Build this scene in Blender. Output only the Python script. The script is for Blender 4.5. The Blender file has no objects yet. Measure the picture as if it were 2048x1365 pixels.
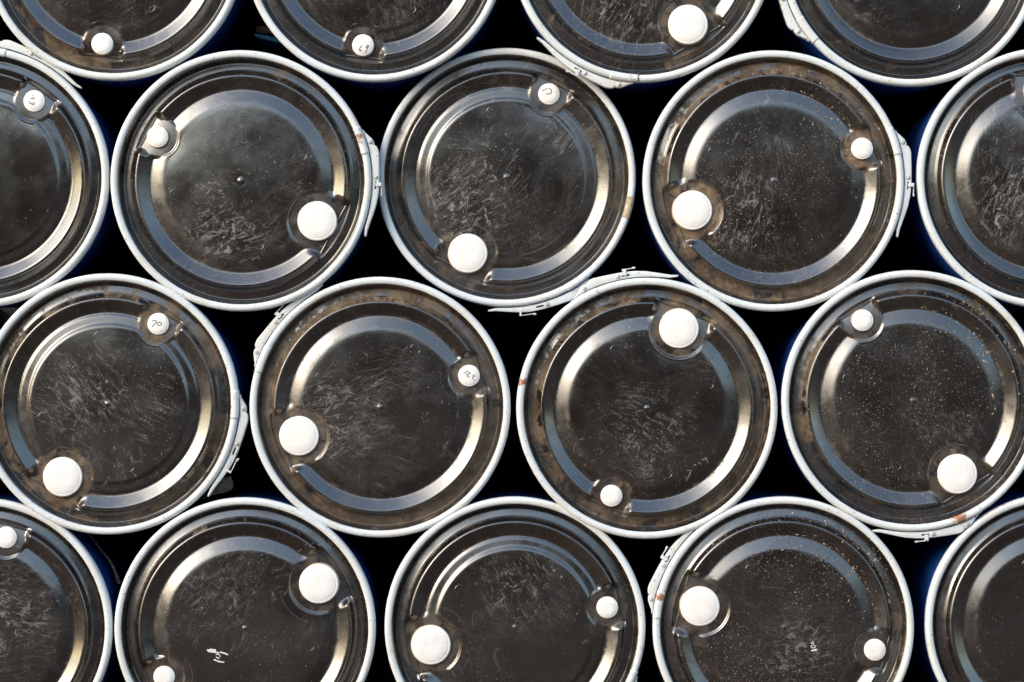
import bpy, bmesh, math, random
import numpy as np
from mathutils import Vector, Matrix

random.seed(7)
sc = bpy.context.scene
col = sc.collection
R = math.radians

# ------------------------------------------------------------------ camera
P = 0.300 / 261.5            # metres per photograph pixel on the plane of the lids
DIST = 5.46                  # camera to lids
CAMZ = 0.968                 # camera height above the ground
cam_d = bpy.data.cameras.new('camera')
cam_d.sensor_width = 36.0
cam_d.lens = 36.0 * DIST / (2048 * P)
cam_d.clip_start = 0.05
cam_d.clip_end = 3000
cam = bpy.data.objects.new('camera', cam_d)
cam.location = (0, -DIST, CAMZ)
cam.rotation_euler = (R(90), 0, 0)
col.objects.link(cam)
sc.camera = cam

# ------------------------------------------------------------------ sky, sun, exposure
SUN_DIR = Vector((-0.75, -0.55, 0.46)).normalized()     # towards the sun
elev = math.asin(SUN_DIR.z)
azim = math.atan2(SUN_DIR.x, SUN_DIR.y)
w = bpy.data.worlds.new('World')
sc.world = w
w.use_nodes = True
nt = w.node_tree
nt.nodes.clear()
wo = nt.nodes.new('ShaderNodeOutputWorld')
bg = nt.nodes.new('ShaderNodeBackground')
sky = nt.nodes.new('ShaderNodeTexSky')
sky.sky_type = 'NISHITA'
sky.sun_disc = False
sky.sun_elevation = elev
sky.sun_rotation = azim
sky.air_density = 1.5
sky.dust_density = 2.0
sky.ozone_density = 1.0
bg.inputs['Strength'].default_value = 0.15
nt.links.new(sky.outputs[0], bg.inputs[0])
nt.links.new(bg.outputs[0], wo.inputs[0])

sun_d = bpy.data.lights.new('sun', 'SUN')
sun_d.energy = 0.6
sun_d.angle = R(40)
sun_d.color = (1.0, 0.965, 0.92)
sun = bpy.data.objects.new('sun', sun_d)
sun.rotation_euler = SUN_DIR.to_track_quat('Z', 'Y').to_euler()
sun.location = (-6, -6, 6)
col.objects.link(sun)

sc.view_settings.view_transform = 'Standard'
sc.view_settings.look = 'None'
sc.view_settings.gamma = 1.0
sc.view_settings.use_curve_mapping = False
sc.view_settings.exposure = 1.38
sc.render.engine = 'CYCLES'
sc.cycles.max_bounces = 8
sc.cycles.sample_clamp_indirect = 6.0


# ------------------------------------------------------------------ helpers
def tag(o, label=None, cat=None, group=None, kind=None):
    if label: o['label'] = label
    if cat: o['category'] = cat
    if group: o['group'] = group
    if kind: o['kind'] = kind
    return o


def link(name, me, mat, parent=None, loc=(0, 0, 0), roty=0.0):
    o = bpy.data.objects.new(name, me)
    col.objects.link(o)
    if mat is not None and len(me.materials) == 0:
        me.materials.append(mat)
    o.parent = parent
    o.location = loc
    o.rotation_euler = (0, roty, 0)
    return o


def mesh_from(name, verts, faces, smooth=True):
    me = bpy.data.meshes.new(name)
    me.from_pydata(verts, [], faces)
    if smooth:
        me.polygons.foreach_set('use_smooth', [True] * len(me.polygons))
    me.update()
    return me


def revolve(name, prof, n=128, a0=0.0, a1=2 * math.pi, closed=True, cap_ends=False):
    """prof: list of (radius m, y m); swept about the Y axis. Negative y faces the camera."""
    verts, faces = [], []
    m = len(prof)
    cnt = n if closed else n + 1
    for i in range(cnt):
        a = a0 + (a1 - a0) * i / n
        c, s = math.cos(a), math.sin(a)
        for r, y in prof:
            verts.append((r * c, y, r * s))
    for i in range(n):
        j = (i + 1) % cnt
        for k in range(m - 1):
            faces.append((i * m + k, j * m + k, j * m + k + 1, i * m + k + 1))
    if cap_ends and not closed:
        faces.append(tuple(range(m)))
        faces.append(tuple((cnt - 1) * m + k for k in reversed(range(m))))
    me = mesh_from(name, verts, faces)
    return fix_normals(me)


def fix_normals(me):
    bm = bmesh.new()
    bm.from_mesh(me)
    bmesh.ops.remove_doubles(bm, verts=bm.verts, dist=1e-6)
    bmesh.ops.recalc_face_normals(bm, faces=bm.faces)
    bm.to_mesh(me)
    bm.free()
    return me


# ------------------------------------------------------------------ node helper
class NT:
    def __init__(s, name):
        s.m = bpy.data.materials.new(name)
        s.m.use_nodes = True
        s.t = s.m.node_tree
        s.t.nodes.clear()
        s.out = s.t.nodes.new('ShaderNodeOutputMaterial')
        s.bsdf = s.t.nodes.new('ShaderNodeBsdfPrincipled')
        s.t.links.new(s.bsdf.outputs[0], s.out.inputs[0])

    def n(s, typ, **kw):
        nd = s.t.nodes.new(typ)
        for k, v in kw.items():
            setattr(nd, k, v)
        return nd

    def set(s, inp, v):
        if hasattr(v, 'is_output') or hasattr(v, 'links'):
            s.t.links.new(v, inp)
        else:
            inp.default_value = v

    def math(s, op, a, b=0.0, c=0.0, clamp=False):
        nd = s.n('ShaderNodeMath', operation=op, use_clamp=clamp)
        s.set(nd.inputs[0], a); s.set(nd.inputs[1], b); s.set(nd.inputs[2], c)
        return nd.outputs[0]

    def vmath(s, op, a, b=(0, 0, 0)):
        nd = s.n('ShaderNodeVectorMath', operation=op)
        s.set(nd.inputs[0], a)
        s.set(nd.inputs[1], b)
        return nd.outputs['Value'] if op in ('LENGTH', 'DISTANCE', 'DOT_PRODUCT') else nd.outputs[0]

    def ss(s, x, lo, hi, o0=0.0, o1=1.0):
        nd = s.n('ShaderNodeMapRange', interpolation_type='SMOOTHSTEP')
        s.set(nd.inputs[0], x)
        for i, v in zip((1, 2, 3, 4), (lo, hi, o0, o1)):
            s.set(nd.inputs[i], v)
        return nd.outputs[0]

    def mul(s, *a):
        r = a[0]
        for b in a[1:]:
            r = s.math('MULTIPLY', r, b)
        return r

    def mx(s, a, b):
        return s.math('MAXIMUM', a, b)

    def noise(s, vec, scale, detail=4.0, rough=0.5, dist=0.0, dims='3D'):
        nd = s.n('ShaderNodeTexNoise', noise_dimensions=dims)
        s.set(nd.inputs['Vector'], vec)
        nd.inputs['Scale'].default_value = scale
        nd.inputs['Detail'].default_value = detail
        nd.inputs['Roughness'].default_value = rough
        nd.inputs['Distortion'].default_value = dist
        return nd.outputs[0]

    def voro(s, vec, scale, feature='F1', dims='2D'):
        nd = s.n('ShaderNodeTexVoronoi', feature=feature, voronoi_dimensions=dims)
        s.set(nd.inputs['Vector'], vec)
        nd.inputs['Scale'].default_value = scale
        sep = s.n('ShaderNodeSeparateColor')
        s.t.links.new(nd.outputs['Color'], sep.inputs[0])
        return nd.outputs['Distance'], sep.outputs[0], sep.outputs[1]

    def mapping(s, vec, rot=0.0, scale=(1, 1, 1), loc=(0, 0, 0)):
        if rot != 0.0 and tuple(scale) != (1, 1, 1):      # turn first, stretch afterwards
            vec = s.mapping(vec, rot)
            rot = 0.0
        nd = s.n('ShaderNodeMapping')
        s.set(nd.inputs['Vector'], vec)
        nd.inputs['Location'].default_value = loc
        if isinstance(rot, float):
            nd.inputs['Rotation'].default_value = (0, 0, rot)
        else:
            s.set(nd.inputs['Rotation'], rot)
        nd.inputs['Scale'].default_value = scale
        return nd.outputs[0]

    def mix(s, f, a, b):
        nd = s.n('ShaderNodeMix', data_type='RGBA')
        s.set(nd.inputs[0], f)
        s.set(nd.inputs[6], a)
        s.set(nd.inputs[7], b)
        return nd.outputs[2]

    def attr(s, name):
        nd = s.n('ShaderNodeAttribute', attribute_type='OBJECT', attribute_name=name)
        return nd.outputs['Fac']

    def objxz(s):
        """object coordinates of the face plane as a 2D vector (x, z, 0)"""
        tc = s.n('ShaderNodeTexCoord')
        sep = s.n('ShaderNodeSeparateXYZ')
        s.t.links.new(tc.outputs['Object'], sep.inputs[0])
        cmb = s.n('ShaderNodeCombineXYZ')
        s.t.links.new(sep.outputs[0], cmb.inputs[0])
        s.t.links.new(sep.outputs[2], cmb.inputs[1])
        return cmb.outputs[0], sep

    def seeded(s, q):
        sd = s.attr('seed')
        cmb = s.n('ShaderNodeCombineXYZ')
        s.t.links.new(s.math('MULTIPLY', sd, 3.17), cmb.inputs[0])
        s.t.links.new(s.math('MULTIPLY', sd, 1.73), cmb.inputs[1])
        return s.vmath('ADD', q, cmb.outputs[0])

    def bump(s, height, strength, dist):
        nd = s.n('ShaderNodeBump')
        s.set(nd.inputs['Height'], height)
        s.set(nd.inputs['Strength'], strength)
        nd.inputs['Distance'].default_value = dist
        return nd

    def put(s, **kw):
        for k, v in kw.items():
            s.set(s.bsdf.inputs[k.replace('_', ' ')], v)


# ------------------------------------------------------------------ lid plastic
def make_lid_mat():
    s = NT('black_lid_plastic')
    q, sep = s.objxz()
    rpx = s.math('DIVIDE', s.vmath('LENGTH', q), P)
    qs = s.seeded(q)
    A = {k: s.attr(k) for k in ('specks', 'gutter', 'scuff', 'haze', 'pocket')}
    sd = s.attr('seed')

    # low, soft clouds of wiped dust
    cloud = s.noise(qs, 7.0, 5, 0.55, 0.6)
    hz = s.mul(s.ss(cloud, 0.38, 0.80), A['haze'])
    # streaked, smeared scuffs
    rotv = s.n('ShaderNodeCombineXYZ')
    s.t.links.new(s.math('MULTIPLY', sd, 2.399), rotv.inputs[2])
    qrot = s.mapping(qs, rotv.outputs[0])
    brush = s.noise(s.mapping(qrot, 0.0, (18, 150, 1)), 1.0, 5, 0.6, 0.3)
    brush2 = s.noise(s.mapping(qrot, 0.9, (14, 120, 1), (3, 1, 0)), 1.0, 5, 0.6, 0.3)
    sc1 = s.ss(s.noise(qs, 9.0, 5, 0.62, 0.4), 0.50, 0.74)
    sc2 = s.ss(s.noise(s.mapping(qs, 0.0, (1, 1, 1), (5, 2, 0)), 7.0, 5, 0.62, 0.5), 0.52, 0.76)
    disc = s.ss(rpx, 175, 150)
    grain = s.ss(s.noise(qs, 170.0, 4, 0.75), 0.40, 0.66, 0.25, 1.0)
    scuff = s.mx(s.mul(sc1, s.ss(brush, 0.46, 0.74)), s.mul(sc2, s.ss(brush2, 0.48, 0.76)))
    crumbly = s.mul(s.ss(s.noise(qs, 19.0, 8, 0.74, 1.4), 0.57, 0.70), s.ss(s.noise(qs, 3.6, 3, 0.5), 0.47, 0.60))
    scuff = s.mul(s.mx(scuff, s.mul(crumbly, 1.3)), A['scuff'], grain)
    scuff = s.mul(scuff, s.ss(rpx, 212, 150, 0.6, 1.0))

    # straight hairline scratches in four directions
    scr = None
    for i, (ang, sx, sy, t, keep) in enumerate(((0.35, 5, 330, .20, .55), (1.25, 3, 260, .16, .6), (2.2, 2.2, 240, .15, .6),
                                                (2.85, 8, 400, .22, .6), (0.8, 4, 300, .18, .6))):
        d, c1, c2 = s.voro(s.mapping(qrot, ang, (sx, sy, 1), (i * 7.3, i * 2.1, 0)), 1.0)
        one = s.mul(s.ss(d, t, t * 0.35), s.math('GREATER_THAN', c1, keep), s.ss(c2, 0.0, 1.0, 0.25, 1.0))
        scr = one if scr is None else s.mx(scr, one)
    scr = s.mul(scr, s.ss(s.noise(qs, 9.0, 3), 0.40, 0.62), s.math('ADD', s.mul(A['scuff'], 0.75), 0.10), s.ss(rpx, 215, 190))
    # long curved hairs
    hair = s.noise(s.mapping(qrot, 0.5, (3.0, 9.0, 1)), 1.0, 1.5, 0.4, 0.2)
    hair = s.mul(s.ss(s.math('ABSOLUTE', s.math('SUBTRACT', hair, 0.5)), 0.0028, 0.0), s.ss(s.noise(qs, 14, 2), .48, .62), disc, 0.4)

    # crumbs and grit
    grit = None
    jn = s.n('ShaderNodeTexNoise', noise_dimensions='2D')
    s.t.links.new(qs, jn.inputs['Vector'])
    jn.inputs['Scale'].default_value = 420.0
    jn.inputs['Detail'].default_value = 1.0
    qj = s.vmath('ADD', qs, s.vmath('MULTIPLY', s.vmath('SUBTRACT', jn.outputs['Color'], (.5, .5, .5)), (.0042, .0042, 0)))
    for scl, rad, dens in ((560, .34, .09), (250, .26, .06), (120, .17, .03)):
        d, c1, c2 = s.voro(s.mapping(qj, 0.3 + scl * .01, (1, 1, 1), (scl * .013, 0, 0)), float(scl))
        thr = s.math('SUBTRACT', 1.0, s.mul(A['specks'], dens))
        one = s.mul(s.math('GREATER_THAN', c1, thr), s.ss(s.math('DIVIDE', d, s.ss(c2, 0.0, 1.0, 0.35, 1.25)), rad, rad * 0.55))
        grit = one if grit is None else s.mx(grit, one)
    grit = s.mul(grit, s.ss(s.noise(qs, 6.0, 3), 0.36, 0.58, 0.15, 1.0))

    # mud film in the gutter under the rim
    gband = s.mul(s.ss(rpx, 209, 215), s.ss(rpx, 243, 236))
    gn = s.noise(s.vmath('ADD', qs, (7.7, 3.1, 0)), 13.0, 6, 0.66, 0.6)
    thrg = s.math('SUBTRACT', 0.72, s.mul(A['gutter'], 0.34))
    gm = s.mul(gband, s.ss(gn, thrg, s.math('ADD', thrg, 0.10)), s.ss(s.noise(qs, 3.0, 3), .30, .60, .35, 1.0))
    gm = s.mul(gm, s.ss(s.noise(qs, 95, 5, .75), 0.36, 0.58, 0.22, 1.0))
    # dust settled along the foot of the slopes and the ridge
    fn = s.noise(qs, 28.0, 5, 0.7, 0.3)
    l1 = s.ss(s.math('ABSOLUTE', s.math('SUBTRACT', rpx, 184)), 8.0, 0.5)
    l2 = s.ss(s.math('ABSOLUTE', s.math('SUBTRACT', rpx, 160)), 7.0, 0.5)
    l3 = s.ss(s.math('ABSOLUTE', s.math('SUBTRACT', rpx, 243)), 2.0, 0.3)
    lines = s.mul(s.mx(s.mx(l1, s.mul(l2, .6)), s.mul(l3, 1.2)), s.ss(fn, 0.50, 0.66), s.math('ADD', s.mul(A['gutter'], 0.5), 0.2), s.ss(s.noise(qs, 5.0, 2), .42, .60))
    # mud round the caps
    dS = s.math('DIVIDE', s.vmath('DISTANCE', q, (189 * P, 0, 0)), P)
    dL = s.math('DIVIDE', s.vmath('DISTANCE', q, (-172 * P, 0, 0)), P)
    pk = s.mx(s.ss(dS, 47, 38), s.ss(dL, 66, 54))
    pm = s.mul(pk, A['pocket'], s.ss(s.noise(qs, 26.0, 5, .68, .4), 0.40, 0.58))
    # scored circles left by tightening the caps
    cS = s.ss(s.math('ABSOLUTE', s.math('SUBTRACT', dS, 57)), 1.0, 0.3)
    cL = s.ss(s.math('ABSOLUTE', s.math('SUBTRACT', dL, 79)), 1.0, 0.3)
    circ = s.mul(s.mx(cS, cL), s.ss(s.noise(qs, 10, 2), .45, .62), disc, 0.5)

    mud = s.mx(s.mx(gm, lines), pm)
    light = s.mx(s.mx(scr, hair), circ)

    base = (0.0062, 0.0038, 0.0029, 1)
    chalk = s.mul(s.ss(s.noise(s.vmath('ADD', qs, (2.2, 9.1, 0)), 5.5, 6, 0.68, 0.8), 0.47, 0.72), A['scuff'], grain, disc, s.ss(brush, .30, .62, .35, 1.0))
    cv = s.n('ShaderNodeCombineXYZ')
    s.t.links.new(s.attr('chalk_x'), cv.inputs[0])
    s.t.links.new(s.attr('chalk_z'), cv.inputs[1])
    warp = s.math('MULTIPLY', s.math('SUBTRACT', s.noise(qs, 13.0, 3), 0.5), 0.16)
    cd = s.math('ADD', s.vmath('DISTANCE', q, cv.outputs[0]), warp)
    crumb2 = s.noise(s.vmath('ADD', qs, (4.4, 1.3, 0)), 30.0, 7, 0.78, 1.6)
    wisp = s.noise(s.mapping(qrot, 0.4, (24, 90, 1), (8, 3, 0)), 1.0, 6, 0.7, 1.2)
    patch = s.mul(s.ss(cd, 0.135, 0.02), s.mx(s.ss(crumb2, 0.53, 0.66), s.mul(s.ss(wisp, 0.50, 0.70), .75)), s.attr('chalk'), s.ss(rpx, 200, 160, .3, 1.0))
    c = s.mix(s.mul(hz, 0.05), base, (0.30, 0.25, 0.22, 1))
    c = s.mix(s.mul(chalk, 0.22), c, (0.38, 0.355, 0.335, 1))
    c = s.mix(s.mul(patch, 0.62), c, (0.50, 0.475, 0.45, 1))
    c = s.mix(s.mul(scuff, 0.75), c, (0.46, 0.43, 0.41, 1))
    c = s.mix(s.mul(light, 0.22), c, (0.50, 0.48, 0.46, 1))
    mudcol = s.mix(s.ss(s.noise(qs, 20, 6, .6), .35, .65), (0.135, 0.088, 0.055, 1), (0.33, 0.245, 0.165, 1))
    c = s.mix(s.mul(mud, 0.74), c, mudcol)
    c = s.mix(s.mul(grit, 0.9), c, s.mix(s.noise(qs, 90, 2), (0.30, 0.19, 0.11, 1), (0.62, 0.52, 0.42, 1)))
    dirt = s.math('MAXIMUM', s.mx(s.mul(mud, .9), grit), s.mx(s.mul(scuff, 0.55), s.mul(patch, .6)), clamp=True)
    rough = s.math('ADD', 0.13, s.mul(s.ss(s.noise(qs, 12, 6, .6), .35, .7), 0.10))
    rough = s.math('ADD', rough, s.mul(hz, 0.06))
    rough = s.math('ADD', rough, s.mul(s.ss(rpx, 148, 158), s.ss(s.noise(qs, 22, 5, .65), .35, .65, 0.02, 0.12)))
    rough = s.math('ADD', rough, s.attr('dull'))
    rough = s.math('ADD', rough, s.mul(dirt, 0.4), clamp=True)
    spec = s.ss(dirt, 0.0, 0.7, 0.5, 0.06)
    s.put(Base_Color=c, Roughness=rough, IOR=2.25)
    s.set(s.bsdf.inputs['Specular IOR Level'], spec)
    wav = s.noise(qs, 9.0, 2.5, 0.5)
    b1 = s.bump(wav, 0.35, 0.0035)
    fine = s.noise(qs, 200, 3)
    b2 = s.bump(fine, 0.10, 0.0006)
    s.t.links.new(b1.outputs[0], b2.inputs['Normal'])
    s.t.links.new(b2.outputs[0], s.bsdf.inputs['Normal'])
    return s.m


def make_paint_mat():
    s = NT('pale_ring_paint')
    q, sep = s.objxz()
    qs = s.seeded(q)
    tc = s.n('ShaderNodeTexCoord')
    rpx = s.math('DIVIDE', s.vmath('LENGTH', q), P)
    grime = s.ss(s.noise(qs, 9.0, 6, .6, .3), 0.46, 0.72)
    fine = s.ss(s.noise(qs, 60.0, 6, .65), 0.50, 0.70)
    chips = s.mul(s.ss(s.noise(qs, 150.0, 4, .6, .4), 0.645, 0.69), s.ss(s.noise(qs, 13.0, 2), .46, .60))
    qd = s.vmath('ADD', qs, s.vmath('MULTIPLY', s.vmath('SUBTRACT', (lambda n_: (s.t.links.new(qs, n_.inputs['Vector']), n_.outputs['Color'])[1])(s.n('ShaderNodeTexNoise', noise_dimensions='2D')), (.5, .5, .5)), (.05, .05, 0)))
    d, c1, c2 = s.voro(qd, 130.0)
    dots = s.mul(s.math('GREATER_THAN', c1, 0.93), s.ss(s.math('DIVIDE', d, s.ss(c2, 0, 1, .25, 1.2)), .22, .13))
    scrape = s.mul(s.ss(s.noise(s.mapping(qs, 0.6, (40, 260, 1)), 1.0, 4), .64, .70), s.ss(s.noise(qs, 11., 2), .52, .62))
    c = s.mix(s.mul(grime, 0.55), (0.69, 0.73, 0.75, 1), (0.59, 0.54, 0.46, 1))
    c = s.mix(s.mul(fine, grime, 0.30), c, (0.42, 0.36, 0.29, 1))
    c = s.mix(s.mul(s.mx(chips, dots), 0.75), c, (0.16, 0.135, 0.11, 1))
    c = s.mix(s.mul(scrape, 0.65), c, (0.30, 0.27, 0.23, 1))
    # dirt caught where the ring meets the lid
    inner = s.ss(s.math('ADD', rpx, s.mul(s.noise(qs, 45, 5), 5.0)), 250.6, 248.6)
    c = s.mix(s.mul(inner, 0.45), c, (0.22, 0.18, 0.14, 1))
    # rust blooming from one spot
    rv = s.n('ShaderNodeCombineXYZ')
    s.t.links.new(s.attr('rust_x'), rv.inputs[0])
    s.t.links.new(s.attr('rust_z'), rv.inputs[1])
    rd = s.vmath('DISTANCE', q, rv.outputs[0])
    rd = s.math('ADD', rd, s.mul(s.math('SUBTRACT', s.noise(qs, 70, 6, .7), 0.5), 0.09))
    ra = s.attr('rust')
    rust = s.mul(s.ss(rd, s.mul(ra, 0.022), s.mul(ra, 0.008)), s.math('GREATER_THAN', ra, 0.01))
    c = s.mix(s.mul(rust, 0.92), c, s.mix(s.noise(qs, 120, 5), (0.16, 0.045, 0.012, 1), (0.44, 0.17, 0.04, 1)))
    s.put(Base_Color=c, Roughness=s.ss(grime, 0, 1, 0.36, 0.55), IOR=1.5)
    bn = s.math('ADD', s.mul(s.noise(qs, 24, 4), .6), s.mul(s.noise(qs, 160, 3), .12))
    b = s.bump(s.math('SUBTRACT', bn, s.mul(chips, 0.4)), 0.30, 0.0016)
    s.t.links.new(b.outputs[0], s.bsdf.inputs['Normal'])
    return s.m


def make_cap_mat():
    s = NT('white_cap_plastic')
    q, sep = s.objxz()
    qs = s.seeded(q)
    n1 = s.ss(s.noise(qs, 40, 6, .6, .3), .50, .75)
    d, c1, c2 = s.voro(qs, 170.0)
    dots = s.mul(s.math('GREATER_THAN', c1, 0.94), s.ss(d, .22, .12))
    c = s.mix(s.mul(n1, 0.26), (0.86, 0.85, 0.83, 1), (0.56, 0.48, 0.39, 1))
    c = s.mix(s.mul(dots, 0.5), c, (0.30, 0.24, 0.19, 1))
    # ochre grime clinging to the turned side of the cap, below its top face
    side = s.ss(sep.outputs[1], 0.0012, 0.0045)
    c = s.mix(s.mul(side, s.ss(s.noise(qs, 30, 4), .25, .6, .45, .9)), c, (0.46, 0.30, 0.17, 1))
    s.put(Base_Color=c, Roughness=0.42, IOR=1.5)
    b = s.bump(s.noise(qs, 120, 3), 0.15, 0.0005)
    s.t.links.new(b.outputs[0], s.bsdf.inputs['Normal'])
    return s.m


def make_simple(name, rgb, rough=0.5, var=0.25, scale=12.0, bump=0.2, bdist=0.002, rgb2=None):
    s = NT(name)
    tc = s.n('ShaderNodeTexCoord')
    v = tc.outputs['Object']
    n1 = s.ss(s.noise(v, scale, 6, .6, .3), .3, .7)
    dark = tuple(x * (1 - var) for x in rgb) + (1,)
    lite = (tuple(rgb2) if rgb2 else tuple(min(1, x * (1 + var)) for x in rgb)) + (1,)
    s.put(Base_Color=s.mix(n1, dark, lite), Roughness=rough)
    b = s.bump(s.noise(v, scale * 5, 5), bump, bdist)
    s.t.links.new(b.outputs[0], s.bsdf.inputs['Normal'])
    return s.m


MAT_LID = make_lid_mat()
MAT_PAINT = make_paint_mat()
MAT_CAP = make_cap_mat()
MAT_BODY = make_simple('blue_drum_plastic', (0.008, 0.052, 0.24), 0.42, 0.25, 9.0, 0.15, 0.001)
MAT_INK = make_simple('marker_ink', (0.015, 0.015, 0.018), 0.6, 0.5, 300.0, 0, 0.0005, (0.06, 0.06, 0.07))
MAT_WHITE = make_simple('white_marking_paint', (0.72, 0.71, 0.70), 0.55, 0.2, 250.0, 0.2, 0.0004)
MAT_SCORE = make_simple('scored_plastic', (0.30, 0.285, 0.275), 0.6, 0.4, 300.0, 0.2, 0.0004)
MAT_CRUMB = make_simple('bark_crumbs', (0.26, 0.16, 0.09), 0.85, 0.5, 60.0, 0.3, 0.001, (0.55, 0.42, 0.30))
MAT_TAPE = make_simple('old_masking_tape', (0.50, 0.36, 0.20), 0.7, 0.35, 120.0, 0.5, 0.0008, (0.62, 0.55, 0.42))
MAT_WOOD = make_simple('weathered_wood', (0.20, 0.13, 0.09), 0.8, 0.5, 60.0, 0.5, 0.002)
MAT_CARD = make_simple('damp_cardboard', (0.24, 0.19, 0.13), 0.85, 0.35, 40.0, 0.4, 0.002)
MAT_ROPE = make_simple('frayed_fibre', (0.26, 0.20, 0.15), 0.85, 0.4, 160.0, 0.5, 0.002)
MAT_TURQ = make_simple('turquoise_plastic', (0.015, 0.25, 0.42), 0.45, 0.3, 20.0, 0.2, 0.001)
MAT_GROUND = make_simple('packed_dirt', (0.060, 0.040, 0.030), 0.9, 0.3, 1.5, 0.6, 0.02, (0.090, 0.060, 0.045))
MAT_BANK = make_simple('added_bank_earth', (0.030, 0.023, 0.018), 0.95, 0.4, 0.35, 0.8, 0.3, (0.105, 0.064, 0.034))  # colour of the made-up bank; ochre stands in for warm-lit patches
MAT_BLOCKER = make_simple('dark_blocker', (0.03, 0.032, 0.036), 0.7, 0.3, 3.0, 0.2, 0.01)  # for the added sheet that keeps the gaps black

# ------------------------------------------------------------------ the setting
g = mesh_from('ground', [(-400, -400, 0), (400, -400, 0), (400, 400, 0), (-400, 400, 0)], [(0, 1, 2, 3)], False)
tag(link('ground', g, MAT_GROUND), kind='structure')
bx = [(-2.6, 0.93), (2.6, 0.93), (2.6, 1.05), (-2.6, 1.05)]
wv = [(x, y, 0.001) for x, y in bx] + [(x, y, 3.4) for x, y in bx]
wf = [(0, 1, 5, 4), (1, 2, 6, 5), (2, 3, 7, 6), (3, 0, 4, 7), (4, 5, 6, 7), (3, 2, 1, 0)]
tag(link('light_blocker', mesh_from('light_blocker', wv, wf, False), MAT_BLOCKER), kind='structure')  # dark sheet added behind the stack to block light through the gaps
# made-up earth bank behind the camera, darkening what the glossy lids mirror
nx, ny = 90, 14
bv, bf = [], []
for j in range(ny):
    for i in range(nx):
        x = -75 + 150 * i / (nx - 1)
        t = j / (ny - 1)
        top = 6.7 + 1.5 * math.sin(x * .21 + 1) + 1.1 * math.sin(x * .53 + 2) + .5 * math.sin(x * 1.3) + random.uniform(-.4, .4)
        top *= max(0.0, min(1.0, (58 - abs(x)) / 24))
        prof = math.sin(math.pi * t)
        bv.append((x + random.uniform(-.3, .3), -13 - 18 * t, -0.05 + top * prof + random.uniform(-.25, .25) * prof))
for j in range(ny - 1):
    for i in range(nx - 1):
        a = j * nx + i
        bf.append((a, a + 1, a + nx + 1, a + nx))
tag(link('added_bank', mesh_from('added_bank', bv, bf), MAT_BANK), kind='structure')

# ------------------------------------------------------------------ lid height field (photo pixels in, millimetres out)
_pr = np.array([(0, 2.8), (40, 2.6), (80, 2.0), (120, 1.87), (130, 1.29), (140, 0.67), (144, 0.41), (148, 0.10), (153, -0.45), (157, -1.1), (161, -2.7), (180, -12.2),
                (183.5, -13.6), (186.5, -12.4), (204, 0.6), (207.0, 2.9), (211, 3.0), (213.5, 0.0), (218.5, -11.5),
                (221.5, -13.0), (222.6, -14.8), (224, -15.3), (236, -19.6), (239, -19.8), (240.5, -15), (243.2, -6.5), (244.0, -5.4), (246.5, -0.6), (248.2, 0.6), (250, -1.0), (252, -6)])
_rr = np.linspace(0, 252, 2521)
_k = np.exp(-0.5 * (np.arange(-40, 41) / 13.0) ** 2); _k /= _k.sum()
# the second mould has a small ledge half way down the inner slope
_pr2 = np.array([p for p in _pr if p[0] < 153 or p[0] > 183] + [(154, -0.3), (157.5, -1.4), (162, -6.0), (164.5, -7.0), (176, -9.3), (178.5, -10.6), (182, -13.4)])
_pr2 = _pr2[np.argsort(_pr2[:, 0])]
_PROF = []
for _p in (_pr, _pr2):
    _z = np.convolve(np.pad(np.interp(_rr, _p[:, 0], _p[:, 1]), 40, mode='edge'), _k, 'valid')
    _PROF.append(np.where(_rr < 145, 5.2 * (1 - (_rr / 150) ** 2), _z))


def smooth(x, lo, hi):
    t = np.clip((x - lo) / (hi - lo), 0, 1)
    return t * t * (3 - 2 * t)


POCKETS = ((1, 189.0, 40.5, 38.0, 213.0, -6.0, -15.6), (-1, 172.0, 58.5, 57.5, 208.5, -6.0, -16.2))


def lid_h(x, z, variant=0):
    x = np.asarray(x, float); z = np.asarray(z, float)
    r = np.hypot(x, z)
    h = np.interp(r, _rr, _PROF[variant])
    h = h + 1.7 * (1 - smooth(r, 0.5, 7.0)) - 0.35 * np.exp(-((r - 9) / 3.0) ** 2)
    for sg, rc, Rp, wd, chord, f0, f1 in POCKETS:
        u = x * sg
        v = z
        d_circ = np.hypot(u - rc, v) - Rp
        # sloped groove ends: the strip's walls lean more than the round wall
        d_box = np.maximum((np.abs(v) - wd - 2.5) * 0.40, rc - 8 - u)
        circ_only = np.maximum(d_circ, (u - rc - 12))
        d = np.minimum(circ_only, d_box)
        dd = np.maximum(d, (u - chord) * 1.6)
        # the disc sags a little towards the pocket
        h = h - 3.0 * np.exp(-np.maximum(d_circ, 0) / 19.0) * (1 - smooth(r, 146, 166))
        floor = f0 + (f1 - f0) * np.clip((u - (rc - Rp)) / (chord - (rc - Rp)), 0, 1.2) ** 2.4
        m = 1 - smooth(dd, -3.0, 3.0)
        rim = (0.6 * np.exp(-((dd - 3.4) / 1.8) ** 2)) * (1 - smooth(r, 150, 158))
        h = h * (1 - m) + floor * m + rim
        m2 = (1 - smooth((np.abs(v) - wd - 2.5) * .40, -3, 3.0)) * smooth(u, chord - 1.2, chord + 1.2) * (1 - smooth(r, 221, 223))
        h = np.where(m2 > 0, h * (1 - m2) + np.minimum(h, -18.5) * m2, h)
    return h


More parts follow.
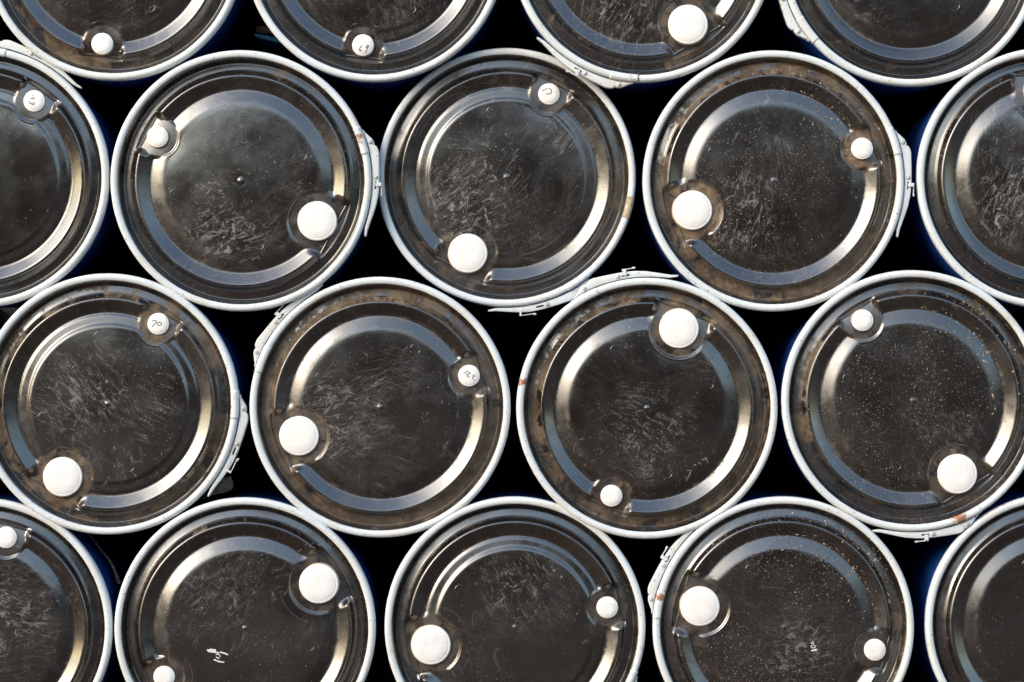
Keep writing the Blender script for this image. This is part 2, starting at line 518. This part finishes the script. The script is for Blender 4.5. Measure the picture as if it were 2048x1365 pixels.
def build_lid_mesh(variant):
    radii = np.concatenate([np.array([1.0, 2.2, 3.4, 4.6, 5.8, 7.0, 8.5, 10.5, 13]), np.arange(16, 104, 4.0), np.arange(104, 150, 1.25), np.arange(150, 252, 0.8)])
    na = 640
    ang = np.linspace(0, 2 * np.pi, na, endpoint=False)
    rg, ag = np.meshgrid(radii, ang, indexing='ij')
    x = rg * np.cos(ag); z = rg * np.sin(ag)
    h = lid_h(x, z, variant)
    v = np.stack([x * P, -h * 0.001, z * P], -1).reshape(-1, 3)
    c = np.array([[0, -float(lid_h(0, 0)) * 0.001, 0]])
    v = np.concatenate([v, c])
    nr = len(radii)
    faces = []
    for i in range(nr - 1):
        a = np.arange(na); b = (a + 1) % na
        q = np.stack([i * na + a, (i + 1) * na + a, (i + 1) * na + b, i * na + b], -1)
        faces.append(q)
    faces = np.concatenate(faces)
    me = bpy.data.meshes.new('lid')
    nv, nq, ntv = len(v), len(faces), na
    me.vertices.add(nv)
    me.vertices.foreach_set('co', v.ravel())
    loops = np.concatenate([faces.ravel(), np.stack([np.arange(na), (np.arange(na) + 1) % na, np.full(na, nv - 1)], -1).ravel()])
    starts = np.concatenate([np.arange(nq) * 4, nq * 4 + np.arange(na) * 3])
    me.loops.add(len(loops))
    me.loops.foreach_set('vertex_index', loops.astype(np.int32))
    me.polygons.add(len(starts))
    me.polygons.foreach_set('loop_start', starts.astype(np.int32))
    me.update(calc_edges=True)
    me.validate()
    me.polygons.foreach_set('use_smooth', np.ones(len(starts), bool))
    # faces must look at the camera (-Y)
    if me.polygons[1000].normal.y > 0:
        me.flip_normals()
    me.update()
    return me


ME_LIDS = [build_lid_mesh(0), build_lid_mesh(1)]
LEDGED = ('B1', 'B3', 'D3', 'C1', 'A2')

RING = [(246.6, -5.5), (246.8, 0.0), (247.2, 2.6), (248.2, 4.4), (250.2, 5.5), (253.0, 6.2), (256.0, 6.2), (258.6, 5.0), (260.4, 2.4),
        (261.3, -2.0), (261.5, -14.0), (260.6, -18.0), (258.0, -20.0), (252.0, -20.0)]


def ring_prof(off=0.0):
    """off in mm outwards from the ring's skin"""
    pts = []
    c = (254.5 * P, 0.006)
    for r, z in RING:
        rr, yy = r * P, -z * 0.001
        dx, dy = rr - c[0], yy - c[1]
        l = math.hypot(dx, dy)
        pts.append((rr + dx / l * off * .001, yy + dy / l * off * .001))
    return pts


ME_RINGS = []
for _i in range(5):
    _m = revolve('locking_ring', ring_prof(), 220)
    _rg = random.Random(40 + _i)
    _ph = [(k, _rg.uniform(0, 6.3), _rg.uniform(.3, 1.0)) for k in (2, 3, 5, 9, 17)]
    for _v in _m.vertices:
        _a = math.atan2(_v.co.z, _v.co.x)
        _d = sum(math.sin(k * _a + p) * am / k ** .5 for k, p, am in _ph)
        _f = 1 + 0.0013 * _d
        _v.co.x *= _f; _v.co.z *= _f
        _v.co.y += 0.0006 * math.sin(4 * _a + _ph[0][1]) + 0.0004 * math.sin(11 * _a + _ph[1][1])
    _m.update()
    ME_RINGS.append(_m)
BODY = [(0.2895, 0.0215), (0.2895, 0.0235), (0.283, 0.025), (0.283, 0.034), (0.288, 0.044), (0.2945, 0.060), (0.2965, 0.085), (0.297, 0.13), (0.296, 0.18),
        (0.292, 0.21), (0.290, 0.24), (0.2945, 0.27), (0.2955, 0.29), (0.2945, 0.31), (0.290, 0.34), (0.290, 0.60), (0.2945, 0.63), (0.2945, 0.67),
        (0.290, 0.70), (0.292, 0.84), (0.286, 0.875), (0.27, 0.885), (0.0001, 0.885)]
ME_BODY = revolve('body', BODY, 96)


def cap_mesh(name, rad_px, seat):
    Rm = rad_px * P
    prof = [(0.0002, 0.0), (Rm * .40, 0.0), (Rm * .82, 0.0), (Rm * .84, 0.0004), (Rm * .86, 0.0011), (Rm * .88, 0.0010), (Rm * .93, 0.0010), (Rm * .97, 0.0016), (Rm * .99, 0.0030),
            (Rm * 1.0, 0.0050), (Rm * 1.0, 0.011), (Rm * 1.03, 0.0115), (Rm * 1.03, seat)]
    return revolve(name, prof, 72)


ME_CAP_L = cap_mesh('large_cap', 40.0, 0.016)
ME_CAP_S = cap_mesh('small_cap', 22.0, 0.016)


def rivet_mesh():
    rm = 4.6 * P
    prof = [(0.00005, -0.0032), (rm * .4, -0.0030), (rm * .75, -0.0020), (rm * .97, -0.0006), (rm, 0.0012)]
    return revolve('rivet', prof, 20)


ME_RIVET = rivet_mesh()
ME_MARK = revolve('mould_mark', [(9.2 * P, 0.0003), (9.5 * P, -0.0001), (10.0 * P, -0.00022), (10.5 * P, -0.0001), (10.8 * P, 0.0003)], 36)

# lever of the over-centre latch. t: degrees clockwise after the pivot rivet, then inner and outer radius in photo pixels
LEVER = [(-6.0, 263.2, 265.2), (-4.6, 263.2, 266.0), (-3.8, 263.4, 268.5), (-2.2, 263.6, 272.5), (-0.8, 263.8, 276.0), (0.9, 264.0, 277.0), (1.5, 264.0, 275.6), (2.2, 264.0, 279.5),
         (3.6, 264.0, 281.2), (5.2, 263.8, 281.4), (6.6, 263.6, 280.2), (8.5, 263.4, 279.0), (11.0, 263.2, 277.8), (13.5, 263.0, 277.0), (16.8, 263.0, 276.4),
         (18.4, 263.0, 276.2), (20.2, 263.0, 276.0), (23.0, 263.0, 275.6), (27.0, 263.2, 274.2), (31.0, 263.4, 272.4), (35.0, 264.0, 271.2), (37.6, 265.0, 271.2), (39.2, 267.4, 272.4), (40.8, 270.4, 273.6)]


def lever_mesh(piv):
    """piv: angle (deg, counter-clockwise from +x) of the pivot rivet"""
    bm = bmesh.new()
    rows = []
    for t, ri, ro in LEVER:
        a = R(piv - t)
        c, s_ = math.cos(a), math.sin(a)
        row = []
        for f, y in ((0.0, 0.0030), (0.10, 0.0014), (0.34, 0.0008), (0.60, 0.0008), (0.90, 0.0014), (1.0, 0.0030)):
            rr = (ri + (ro - ri) * f) * P
            row.append(bm.verts.new((rr * c, y, rr * s_)))
        rows.append(row)
    ff = []
    for i in range(len(rows) - 1):
        t0 = LEVER[i][0]
        for k in range(5):
            if k == 2 and 16.8 <= t0 < 20.0:       # the slot
                continue
            ff.append(bm.faces.new((rows[i][k], rows[i + 1][k], rows[i + 1][k + 1], rows[i][k + 1])))
    ext = bmesh.ops.extrude_face_region(bm, geom=ff)
    vs = [e for e in ext['geom'] if isinstance(e, bmesh.types.BMVert)]
    for v in vs:
        v.co.y = 0.020
    bmesh.ops.recalc_face_normals(bm, faces=bm.faces)
    me = bpy.data.meshes.new('latch_lever')
    bm.to_mesh(me)
    bm.free()
    return me


def clip_mesh(piv, is_open):
    """the little safety hook: a strap through the slot folded over the lever's outer edge, with a tongue along it"""
    t0 = 18.2 if not is_open else 26.5
    bm = bmesh.new()

    def bar(ta, tb, ra, rb, ya, yb):
        vs = []
        for y in (ya, yb):
            for t, r in ((ta, ra), (tb, ra), (tb, rb), (ta, rb)):
                a = R(piv - t)
                vs.append(bm.verts.new((r * P * math.cos(a), y, r * P * math.sin(a))))
        for f in ((0, 1, 2, 3), (7, 6, 5, 4), (0, 4, 5, 1), (1, 5, 6, 2), (2, 6, 7, 3), (3, 7, 4, 0)):
            bm.faces.new([vs[i] for i in f])
    if not is_open:
        bar(t0 - .75, t0 + .75, 269.0, 280.0, -0.0022, 0.0004)
        bar(t0 - .75, t0 + .75, 278.6, 281.4, 0.0006, 0.016)
        bar(t0 - .85, t0 + 4.6, 281.0, 282.4, 0.002, 0.014)
        bar(t0 + 3.4, t0 + 4.6, 281.6, 284.0, 0.004, 0.011)
    else:
        bar(t0 + .2, t0 + 1.0, 270.5, 281.0, -0.0008, 0.0006)
        bar(t0 + .3, t0 + 1.1, 279.4, 281.4, 0.0008, 0.012)
        bar(t0 - 5.6, t0 + .6, 280.0, 281.4, 0.001, 0.012)
        bar(t0 - 5.8, t0 - 4.6, 280.6, 283.6, 0.002, 0.010)
        bar(t0 - 4.4, t0 + .2, 269.6, 270.6, 0.0000, 0.0010)
    bmesh.ops.recalc_face_normals(bm, faces=bm.faces)
    me = bpy.data.meshes.new('safety_clip')
    bm.to_mesh(me)
    bm.free()
    return me


def ring_patch(name, a0, a1, off, lip=False):
    """a piece of sheet lying over the ring from a0 to a1 degrees"""
    prof = ring_prof(off)[1:12]
    n = max(6, int(abs(a1 - a0) * 1.5))
    verts, faces = [], []
    m = len(prof)
    under = ring_prof(-0.6)[1:12]
    for pr in (prof, under):
        for i in range(n + 1):
            a = R(a0 + (a1 - a0) * i / n)
            k = 1.0
            for r, y in pr:
                verts.append((r * math.cos(a), y, r * math.sin(a)))
    st = (n + 1) * m
    for i in range(n):
        for k in range(m - 1):
            faces.append((i * m + k, (i + 1) * m + k, (i + 1) * m + k + 1, i * m + k + 1))
    for i in (0, n):
        for k in range(m - 1):
            faces.append((i * m + k, i * m + k + 1, st + i * m + k + 1, st + i * m + k))
    for k in (0, m - 1):
        for i in range(n):
            faces.append((i * m + k, (i + 1) * m + k, st + (i + 1) * m + k, st + i * m + k))
    me = mesh_from(name, verts, faces)
    me = fix_normals(me)
    return me


def ribbon_mesh(name, strokes, width, yfun):
    """flat pen strokes. strokes: polylines of photo pixels (x right, y down); yfun gives the surface depth"""
    bm = bmesh.new()
    for k, st in enumerate(strokes):
        pts = [Vector((x * P, -y * P)) for x, y in st]
        # smooth the polyline
        for _ in range(2):
            if len(pts) > 2:
                q = [pts[0]]
                for a, b in zip(pts[:-1], pts[1:]):
                    q += [a * .75 + b * .25, a * .25 + b * .75]
                q.append(pts[-1])
                pts = q
        prev = None
        for i, p in enumerate(pts):
            d = (pts[min(i + 1, len(pts) - 1)] - pts[max(i - 1, 0)])
            if d.length < 1e-9:
                continue
            d.normalize()
            nrm = Vector((-d.y, d.x))
            wv_ = width * P * (0.5 if i in (0, len(pts) - 1) else random.uniform(.85, 1.1)) * .5
            a, b = p + nrm * wv_, p - nrm * wv_
            lift = -0.00012 - 0.00004 * k
            va = bm.verts.new((a.x, yfun(a.x, a.y) + lift, a.y))
            vb = bm.verts.new((b.x, yfun(b.x, b.y) + lift, b.y))
            if prev:
                bm.faces.new((prev[0], va, vb, prev[1]))
            prev = (va, vb)
    bmesh.ops.recalc_face_normals(bm, faces=bm.faces)
    me = bpy.data.meshes.new(name)
    bm.to_mesh(me)
    bm.free()
    return me


# ------------------------------------------------------------------ the drums
# key: (centre px x, y, depth m, angle of the small cap, pivot angle of the latch or None, latch clip open,
#       specks, gutter, scuff, haze, pocket mud, label)
DR = {
 'A1': (227, -100, 0.000, 263.0, 110, False, .15, .80, .35, .6, .2, 'drum at top left edge with plain small white cap at bottom of its lid'),
 'A2': (749, -97, 0.004, 263.0, 100, False, .10, .35, .45, .5, .2, 'drum in top row with small cap marked 69'),
 'A3': (1285, -97, -.004, 122.0, -100, False, .25, .60, .90, .9, .6, 'drum in top row with large white cap at lower right of scuffed lid'),
 'A4': (1821, -88, 0.003, 178.0, 214, False, .25, .45, .20, .4, .2, 'drum at top right with no cap in view on its plain lid'),
 'B1': (-43, 355, 0.006, 54.0, 82, False, .10, .25, .40, .6, .1, 'drum cut by the left edge with small cap marked 143'),
 'B2': (482, 362, 0.000, 152.2, 16.7, False, .25, .30, .85, .7, .2, 'scuffed drum with small cap at left and large cap at lower right'),
 'B3': (1013, 355, 0.050, 63.0, -57, True, .30, .60, 1.0, .9, .3, 'heavily scratched drum with small cap marked with curved pen stroke'),
 'B4': (1547, 362, 0.000, 20.0, 16.5, False, .85, .90, .55, 1.0, 1.0, 'dusty drum with muddy large cap at left, latch on its right'),
 'B5': (2095, 356, 0.004, 272.0, 20, False, .25, .30, .80, .7, .2, 'drum cut by right edge in second row with white scuffs'),
 'C1': (216, 808.5, 0.000, 58.0, -2, True, .25, .75, .70, .7, .9, 'drum with small cap marked 70 at upper right of its lid'),
 'C2': (760, 815, 0.006, 19.5, 156, False, .15, 1.0, .90, .9, .5, 'brown rimmed drum with small cap marked 122 at its right'),
 'C3': (1294, 817, 0.000, 248.0, 117.6, False, .25, .90, .50, .6, .5, 'drum with large white cap at top and small cap at bottom'),
 'C4': (1825, 802, -.004, 121.7, -66, False, 1.0, .65, .35, .6, .3, 'gritty drum at right with small cap upper left and rusty ring'),
 'D1': (-37, 1258, 0.004, 75.0, 200, False, .15, .25, .80, .7, .1, 'drum cut by bottom left corner with small cap at its top'),
 'D2': (490, 1257, 0.000, 211.0, -75, False, .25, .45, .60, .7, .3, 'bottom row drum with white painted marks and large cap upper right'),
 'D3': (1030, 1255, 0.006, 12.0, -28, False, .10, .30, .45, .4, .3, 'clean glossy bottom row drum with large cap at left'),
 'D4': (1567, 1255, 0.000, -14.0, 168, False, 1.0, .45, .40, .7, .2, 'gritty bottom row drum with white stencil digits on its lid'),
 'D5': (2112, 1249, 0.004, 245.0, 0, False, .15, .25, .25, .4, .1, 'drum cut by bottom right corner with no cap in view'),
}
# unseen drums carrying the stack on, added to keep light out of the gaps
for _k2, _x, _y, _a, _l in (
        ('A0', -295, -98, 40.0, 'unseen drum next to the top left drum, beyond the left edge'), ('A5', 2345, -90, 70.0, 'unseen drum next to the top right drum, beyond the right edge'),
        ('C0', -313, 808, 130.0, 'unseen drum left of the one marked 70, beyond the left edge'), ('C5', 2352, 805, 30.0, 'unseen drum right of the gritty rusty ringed one, beyond the right edge'),
        ('Z1', -38, -555, 10.0, 'leftmost drum of the unseen row above the picture'), ('Z2', 488, -555, 100.0, 'second drum of the unseen row above the picture'),
        ('Z3', 1017, -555, 200.0, 'middle drum of the unseen row above the picture'), ('Z4', 1553, -550, 300.0, 'fourth drum of the unseen row above the picture'),
        ('Z5', 2083, -545, 20.0, 'rightmost drum of the unseen row above the picture')):
    DR[_k2] = (_x, _y, 0.0, _a, 95, False, .3, .4, .5, .5, .3, _l)
RUST = {'C4': (96, 236, 1.0), 'D4': (-249, -62, .55), 'A3': (-18, 258, .35), 'A4': (-226, 146, .35), 'B2': (238, -84, .3), 'C3': (-249, -54, .45)}
# where chalky scuffs gather: photo px and strength
CHALK = {'B3': (930, 420, 1.0), 'B2': (450, 470, .85), 'A3': (1240, 60, .9), 'B5': (2030, 400, 1.0), 'D1': (20, 1230, .9), 'C1': (175, 790, .75), 'C2': (680, 830, .8),
         'C3': (1300, 860, .5), 'B4': (1480, 430, .7), 'D3': (1040, 1170, .55), 'D2': (430, 1180, .4), 'C4': (1900, 900, .4), 'A2': (800, 40, .35), 'D4': (1600, 1290, .5)}
# pen strokes on the small caps, photo pixels from the cap's centre
INK = {
 'B1': [[(-6, -12.5), (1.3, -9.8)], [(-7.5, -5.3), (-4, -4.6), (-2.4, -6.6), (1.2, -5.6)], [(-4.4, -4.4), (1, -2.8)],
        [(-9.7, .4), (-9.2, 3.5), (-6.2, 6.2), (-4.2, 5.1), (-4, 3.5), (-3.5, 6.2), (-1.8, 7.9), (.9, 6.2), (.9, 3.5), (-.9, 2.6)]],
 'A2': [[(-1.5, 1), (-5, 4), (-8, 10), (-6, 12.5), (-3, 12), (-3, 10), (-7, 10)], [(11, 1), (8, 1), (5.5, 4.5), (7, 6), (11, 3), (11.5, 0), (9, 7), (4, 15)]],
 'B3': [[(-14, -6), (-8, -8.5), (-3, -11.5)], [(0, -11.5), (4, -9), (6, -5), (4.5, -1.5), (0, 0), (-7, 0.5)]],
 'C1': [[(-12, -6), (-3, -6.5), (-3.5, -3), (-8, 1.5), (-12, 5), (-11, 6)], [(3, -4), (-1, -2), (-1.5, 2), (2, 4), (6, 2), (7, -2), (4, -4), (1, -3)]],
 'C2': [[(-11, -5), (-5, -7.5), (-1, -10)], [(0, -7), (3, -5.5), (0, -4), (-6, -2.5), (-2, 1), (1, 3)], [(7, -1.5), (10, -1), (12, 1), (8, 2.5), (6, 3.5), (9, 7), (12, 9)]],
}
GROUP = 'black lidded blue drums stacked on their sides'


def world(px, py, depth):
    k = (DIST + depth) / DIST
    return Vector(((px - 1024) * P * k, depth, CAMZ - (py - 682.5) * P * k))


drums = {}
for idx, (key, (cx, cy, dep, ang, piv, opn, sp, gu, scf, hz, pk, label)) in enumerate(DR.items()):
    c = world(cx, cy, dep)
    e = bpy.data.objects.new('plastic_drum', None)
    e.empty_display_size = 0.1
    col.objects.link(e)
    base = Vector((c.x, c.y + 0.44, c.z - 0.30))
    e.location = base
    tag(e, label, 'drum', GROUP)
    drums[key] = e
    off = c - base
    seed = 0.37 + idx * 0.61

    def child(name, me, mat, parent=e, loc=(0, 0, 0), roty=0.0):
        o = link(name, me, mat, parent, (off if parent is e else Vector((0, 0, 0))) + Vector(loc), roty)
        o['seed'] = seed
        return o

    child('body', ME_BODY, MAT_BODY)
    var = 1 if key in LEDGED else 0
    lid = child('lid', ME_LIDS[var], MAT_LID, roty=-R(ang))
    rl = random.Random(100 + idx)                       # no two lids sit or bulge quite alike
    lid['dull'] = rl.choice((0.0, .01, .03, .05))
    lid.scale = (1, rl.uniform(.90, 1.05), 1)
    lid.rotation_euler = (Matrix.Rotation(R(rl.uniform(-.8, .8)), 3, 'X') @ Matrix.Rotation(R(rl.uniform(-.8, .8)), 3, 'Z') @ Matrix.Rotation(-R(ang), 3, 'Y')).to_euler()
    for k, v in (('specks', sp), ('gutter', gu), ('scuff', scf), ('haze', hz), ('pocket', pk)):
        lid[k] = float(v)
    ck = CHALK.get(key, (cx, cy, 0.0))
    dx_, dz_ = (ck[0] - cx) * P, -(ck[1] - cy) * P
    ca_, sa_ = math.cos(R(-ang)), math.sin(R(-ang))
    lid['chalk'], lid['chalk_x'], lid['chalk_z'] = float(ck[2]), dx_ * ca_ - dz_ * sa_, dx_ * sa_ + dz_ * ca_
    for (mx_, mz_) in ((105, 86), (-92, 96), (-84, -102))[: 2 + idx % 2]:
        child('mould_mark', ME_MARK, MAT_LID, lid, (mx_ * P, -float(lid_h(mx_, mz_, var)) * .001, mz_ * P))
    ring = child('locking_ring', ME_RINGS[(idx * 3) % 5], MAT_PAINT)
    rx = RUST.get(key)
    def rustprops(o):
        o['rust'] = rx[2] if rx else 0.0
        o['rust_x'] = (rx[0] if rx else 0) * P
        o['rust_z'] = (-rx[1] if rx else 0) * P
    rustprops(ring)
    sl = child('sleeve', ring_patch('sleeve', piv + 8.0, piv - 4.6, 1.3), MAT_PAINT, ring)
    rustprops(sl)
    # latch
    lev = child('latch_lever', lever_mesh(piv), MAT_PAINT)
    lev['seed'] = seed + .2
    for t, rr in ((0.0, 270.3), (15.2, 269.6)):
        a = R(piv - t)
        child('rivet', ME_RIVET, MAT_PAINT, lev, (rr * P * math.cos(a), 0.0008, rr * P * math.sin(a)))
    child('safety_clip', clip_mesh(piv, opn), MAT_PAINT, lev)
    # caps
    for nm, me, rc, a in (('small_cap', ME_CAP_S, 189, ang), ('large_cap', ME_CAP_L, 172, ang + 180)):
        cp = child(nm, me, MAT_CAP, e, (rc * P * math.cos(R(a)), 0.0005, rc * P * math.sin(R(a))))
        cp['seed'] = seed + (0.3 if nm == 'small_cap' else 0.7)
        if nm == 'small_cap' and key in INK:
            nb = link('handwritten_number', ribbon_mesh('handwritten_number', INK[key], 1.6, lambda x, z: 0.0), MAT_INK, cp)
    if key == 'B3':
        child('tape_scrap', ring_patch('tape_scrap', -8.5, -19.0, 0.9), MAT_TAPE, ring)


def lid_marks(key, name, mat, strokes, width):
    """strokes in photo pixels, absolute; laid on the surface of that drum's lid"""
    cx, cy, dep, ang = DR[key][:4]
    lid = [o for o in drums[key].children if o.name.split('.')[0] == 'lid'][0]
    ca, sa = math.cos(R(-ang)), math.sin(R(-ang))
    loc = []
    for st in strokes:
        q = []
        for x, y in st:
            dx, dz = x - cx, -(y - cy)
            lx, lz = dx * ca - dz * sa, dx * sa + dz * ca
            q.append((lx, -lz))
        loc.append(q)
    me = ribbon_mesh(name, loc, width, lambda x, z: -float(lid_h(x / P, z / P, 1 if key in LEDGED else 0)) * .001)
    o = link(name, me, mat, lid)
    return o


lid_marks('D2', 'painted_number', MAT_WHITE, [[(432, 1310), (435, 1307.5), (438, 1308.5), (440, 1311), (441, 1313)], [(432.5, 1313.5), (436, 1316.5), (440, 1315.5)]], 1.8)
lid_marks('D2', 'painted_number', MAT_WHITE, [[(428, 1319), (433, 1321), (440, 1323.5), (449, 1324.5)]], 2.8)
lid_marks('D2', 'paint_smear', MAT_WHITE, [[(414, 1300), (424, 1300), (433, 1302)], [(416, 1302.5), (426, 1304), (438, 1305.5)], [(420, 1298), (432, 1299)], [(440, 1304), (448, 1306), (457, 1309.5)]], 3.0)
lid_marks('D4', 'stencil_number', MAT_WHITE, [[(1620, 1281), (1621, 1279)], [(1624, 1282.5), (1627, 1285), (1626, 1288), (1620.5, 1285.5)],
                                            [(1624.5, 1290), (1621, 1292), (1622, 1295), (1627, 1296), (1630.5, 1294.5), (1629.5, 1291), (1625, 1290)]], 1.7)
lid_marks('D4', 'stencil_number', MAT_WHITE, [[(1622, 1301.5), (1628, 1300.5), (1634, 1299)]], 3.2)
lid_marks('C3', 'scratched_letters', MAT_SCORE, [[(1403, 918), (1406.5, 922)], [(1406, 917), (1410, 920)], [(1397, 925), (1402, 929)], [(1410, 915), (1414, 919), (1416, 926)],
                                               [(1373, 941), (1384, 941)], [(1382, 943), (1379, 950), (1372, 963)], [(1387, 929), (1392, 931)]], 1.9)

_rl = random.Random(5)
_st = []
for row, rad in ((0, 203), (1, 195)):
    for k in range(15 - 3 * row):
        a = R(131 + k * 1.75 + row * 3)
        bx_, by_ = 1013 + rad * math.cos(a), 355 - rad * math.sin(a)
        for _ in range(2):
            a2 = a + R(_rl.choice((0, 60, 90, -50)))
            l_ = _rl.uniform(1.5, 3.2)
            ox, oy = _rl.uniform(-1.5, 1.5), _rl.uniform(-1.5, 1.5)
            _st.append([(bx_ + ox - l_ * math.cos(a2), by_ + oy + l_ * math.sin(a2)), (bx_ + ox + l_ * math.cos(a2), by_ + oy - l_ * math.sin(a2))])
lid_marks('B3', 'worn_lettering', MAT_SCORE, _st, 0.8)

# crumbs of bark and sand lying on the ledges of the three gritty lids
def crumbs(key, n, a_mid, a_spread):
    cx, cy, dep, ang = DR[key][:4]
    lid = [o for o in drums[key].children if o.name.split('.')[0] == 'lid'][0]
    rg = random.Random(sum(map(ord, key)))
    bm = bmesh.new()
    for i in range(n):
        rad = rg.choice((rg.gauss(186, 4), rg.gauss(218, 5), rg.gauss(226, 6), rg.gauss(166, 9)))
        a = R(a_mid + rg.gauss(0, a_spread) - ang)
        x, z = rad * math.cos(a), rad * math.sin(a)
        y = -float(lid_h(x, z)) * .001
        sz = rg.uniform(.5, 1.5) * P * (2.0 if rg.random() < .1 else 1.0)
        M = Matrix.Translation((x * P, y, z * P)) @ Matrix.Rotation(rg.uniform(0, 6.3), 4, 'Y') @ Matrix.Rotation(rg.uniform(0, 6.3), 4, 'X') @ Matrix.Diagonal((sz * rg.uniform(.8, 2.4), sz * .7, sz, 1))
        bmesh.ops.create_icosphere(bm, subdivisions=1, radius=1.0, matrix=M)
    me = bpy.data.meshes.new('crumbs')
    bm.to_mesh(me); bm.free()
    tag(link('crumbs', me, MAT_CRUMB, lid), kind='stuff')


crumbs('B4', 150, 40, 26)
crumbs('C4', 190, 35, 30)
crumbs('D4', 200, 48, 22)

# ------------------------------------------------------------------ odds and ends wedged in the gaps
# wood block and turquoise strip behind the top row
def slab(name, quad, y0, y1, mat, jitter=0.0):
    """quad: four (photo px) corners at depth y0, extruded to y1"""
    vs = []
    for y in (y0, y1):
        for x, yy in quad:
            p = world(x, yy, y0)
            vs.append((p.x, y, p.z))
    fs = [(0, 1, 2, 3), (7, 6, 5, 4), (0, 4, 5, 1), (1, 5, 6, 2), (2, 6, 7, 3), (3, 7, 4, 0)]
    me = mesh_from(name, vs, fs, False)
    fix_normals(me)
    bm = bmesh.new(); bm.from_mesh(me)
    bmesh.ops.bevel(bm, geom=list(bm.edges), offset=0.0015, segments=2, affect='EDGES')
    bm.to_mesh(me); bm.free()
    return link(name, me, mat)


tag(slab('wood_block', [(513, 52), (556, 55), (556, 68), (512, 65)], 0.17, 0.28, MAT_WOOD), 'splintered brown wood block in the gap left of the drum marked 69', 'wood block')
tag(slab('plastic_strip', [(508, 67), (560, 76), (560, 86), (510, 74)], 0.165, 0.30, MAT_TURQ), 'turquoise plastic strip under the wood block in the upper left gap', 'plastic strip')

# folded cardboard scrap
pts = [(405, 1001), (417, 985), (446, 957), (461, 953), (466, 966), (466, 977), (455, 984), (437, 988), (418, 992)]
bm = bmesh.new()
fr, bk = [], []
for i, (x, y) in enumerate(pts):
    p = world(x, y, 0.075)
    fr.append(bm.verts.new((p.x, 0.075 + random.uniform(-.006, .006), p.z)))
    bk.append(bm.verts.new((p.x, 0.083 + random.uniform(-.004, .004), p.z)))
cpt = world(440, 973, 0.07)
cf = bm.verts.new((cpt.x, 0.068, cpt.z)); cb = bm.verts.new((cpt.x, 0.078, cpt.z))
for i in range(len(pts)):
    j = (i + 1) % len(pts)
    bm.faces.new((fr[i], fr[j], cf)); bm.faces.new((bk[j], bk[i], cb)); bm.faces.new((fr[i], bk[i], bk[j], fr[j]))
bmesh.ops.recalc_face_normals(bm, faces=bm.faces)
me = bpy.data.meshes.new('cardboard_scrap'); bm.to_mesh(me); bm.free()
tag(link('cardboard_scrap', me, MAT_CARD), 'crumpled brown cardboard scrap wedged below the latch of the drum marked 70', 'cardboard')

# frayed cord hanging in the gap at lower left: two twisted strands
path = [(176, 1066), (190, 1084), (203, 1102), (216, 1116), (226, 1133), (233, 1150), (239, 1168)]
P3 = [world(x, y, 0.12) for x, y in path]
bm = bmesh.new()
N = 60
for strand in range(2):
    prev = None
    for i in range(N + 1):
        f = i / N * (len(P3) - 1)
        k = min(int(f), len(P3) - 2)
        p = P3[k].lerp(P3[k + 1], f - k)
        tw = i * 0.55 + strand * math.pi
        rad = 0.0011 + 0.0016 * (i / N)
        p = p + Vector((math.cos(tw) * rad, math.sin(tw) * rad, 0))
        rr = (0.0009 + 0.0016 * (i / N)) * random.uniform(.75, 1.15)
        rg = [bm.verts.new((p.x + rr * math.cos(q * math.pi / 3), p.y + rr * math.sin(q * math.pi / 3), p.z)) for q in range(6)]
        if prev:
            for q in range(6):
                bm.faces.new((prev[q], prev[(q + 1) % 6], rg[(q + 1) % 6], rg[q]))
        prev = rg
bmesh.ops.recalc_face_normals(bm, faces=bm.faces)
me = bpy.data.meshes.new('frayed_cord'); bm.to_mesh(me); bm.free()
tag(link('frayed_cord', me, MAT_ROPE), 'thin frayed brown cord in the dark gap at lower left', 'cord')
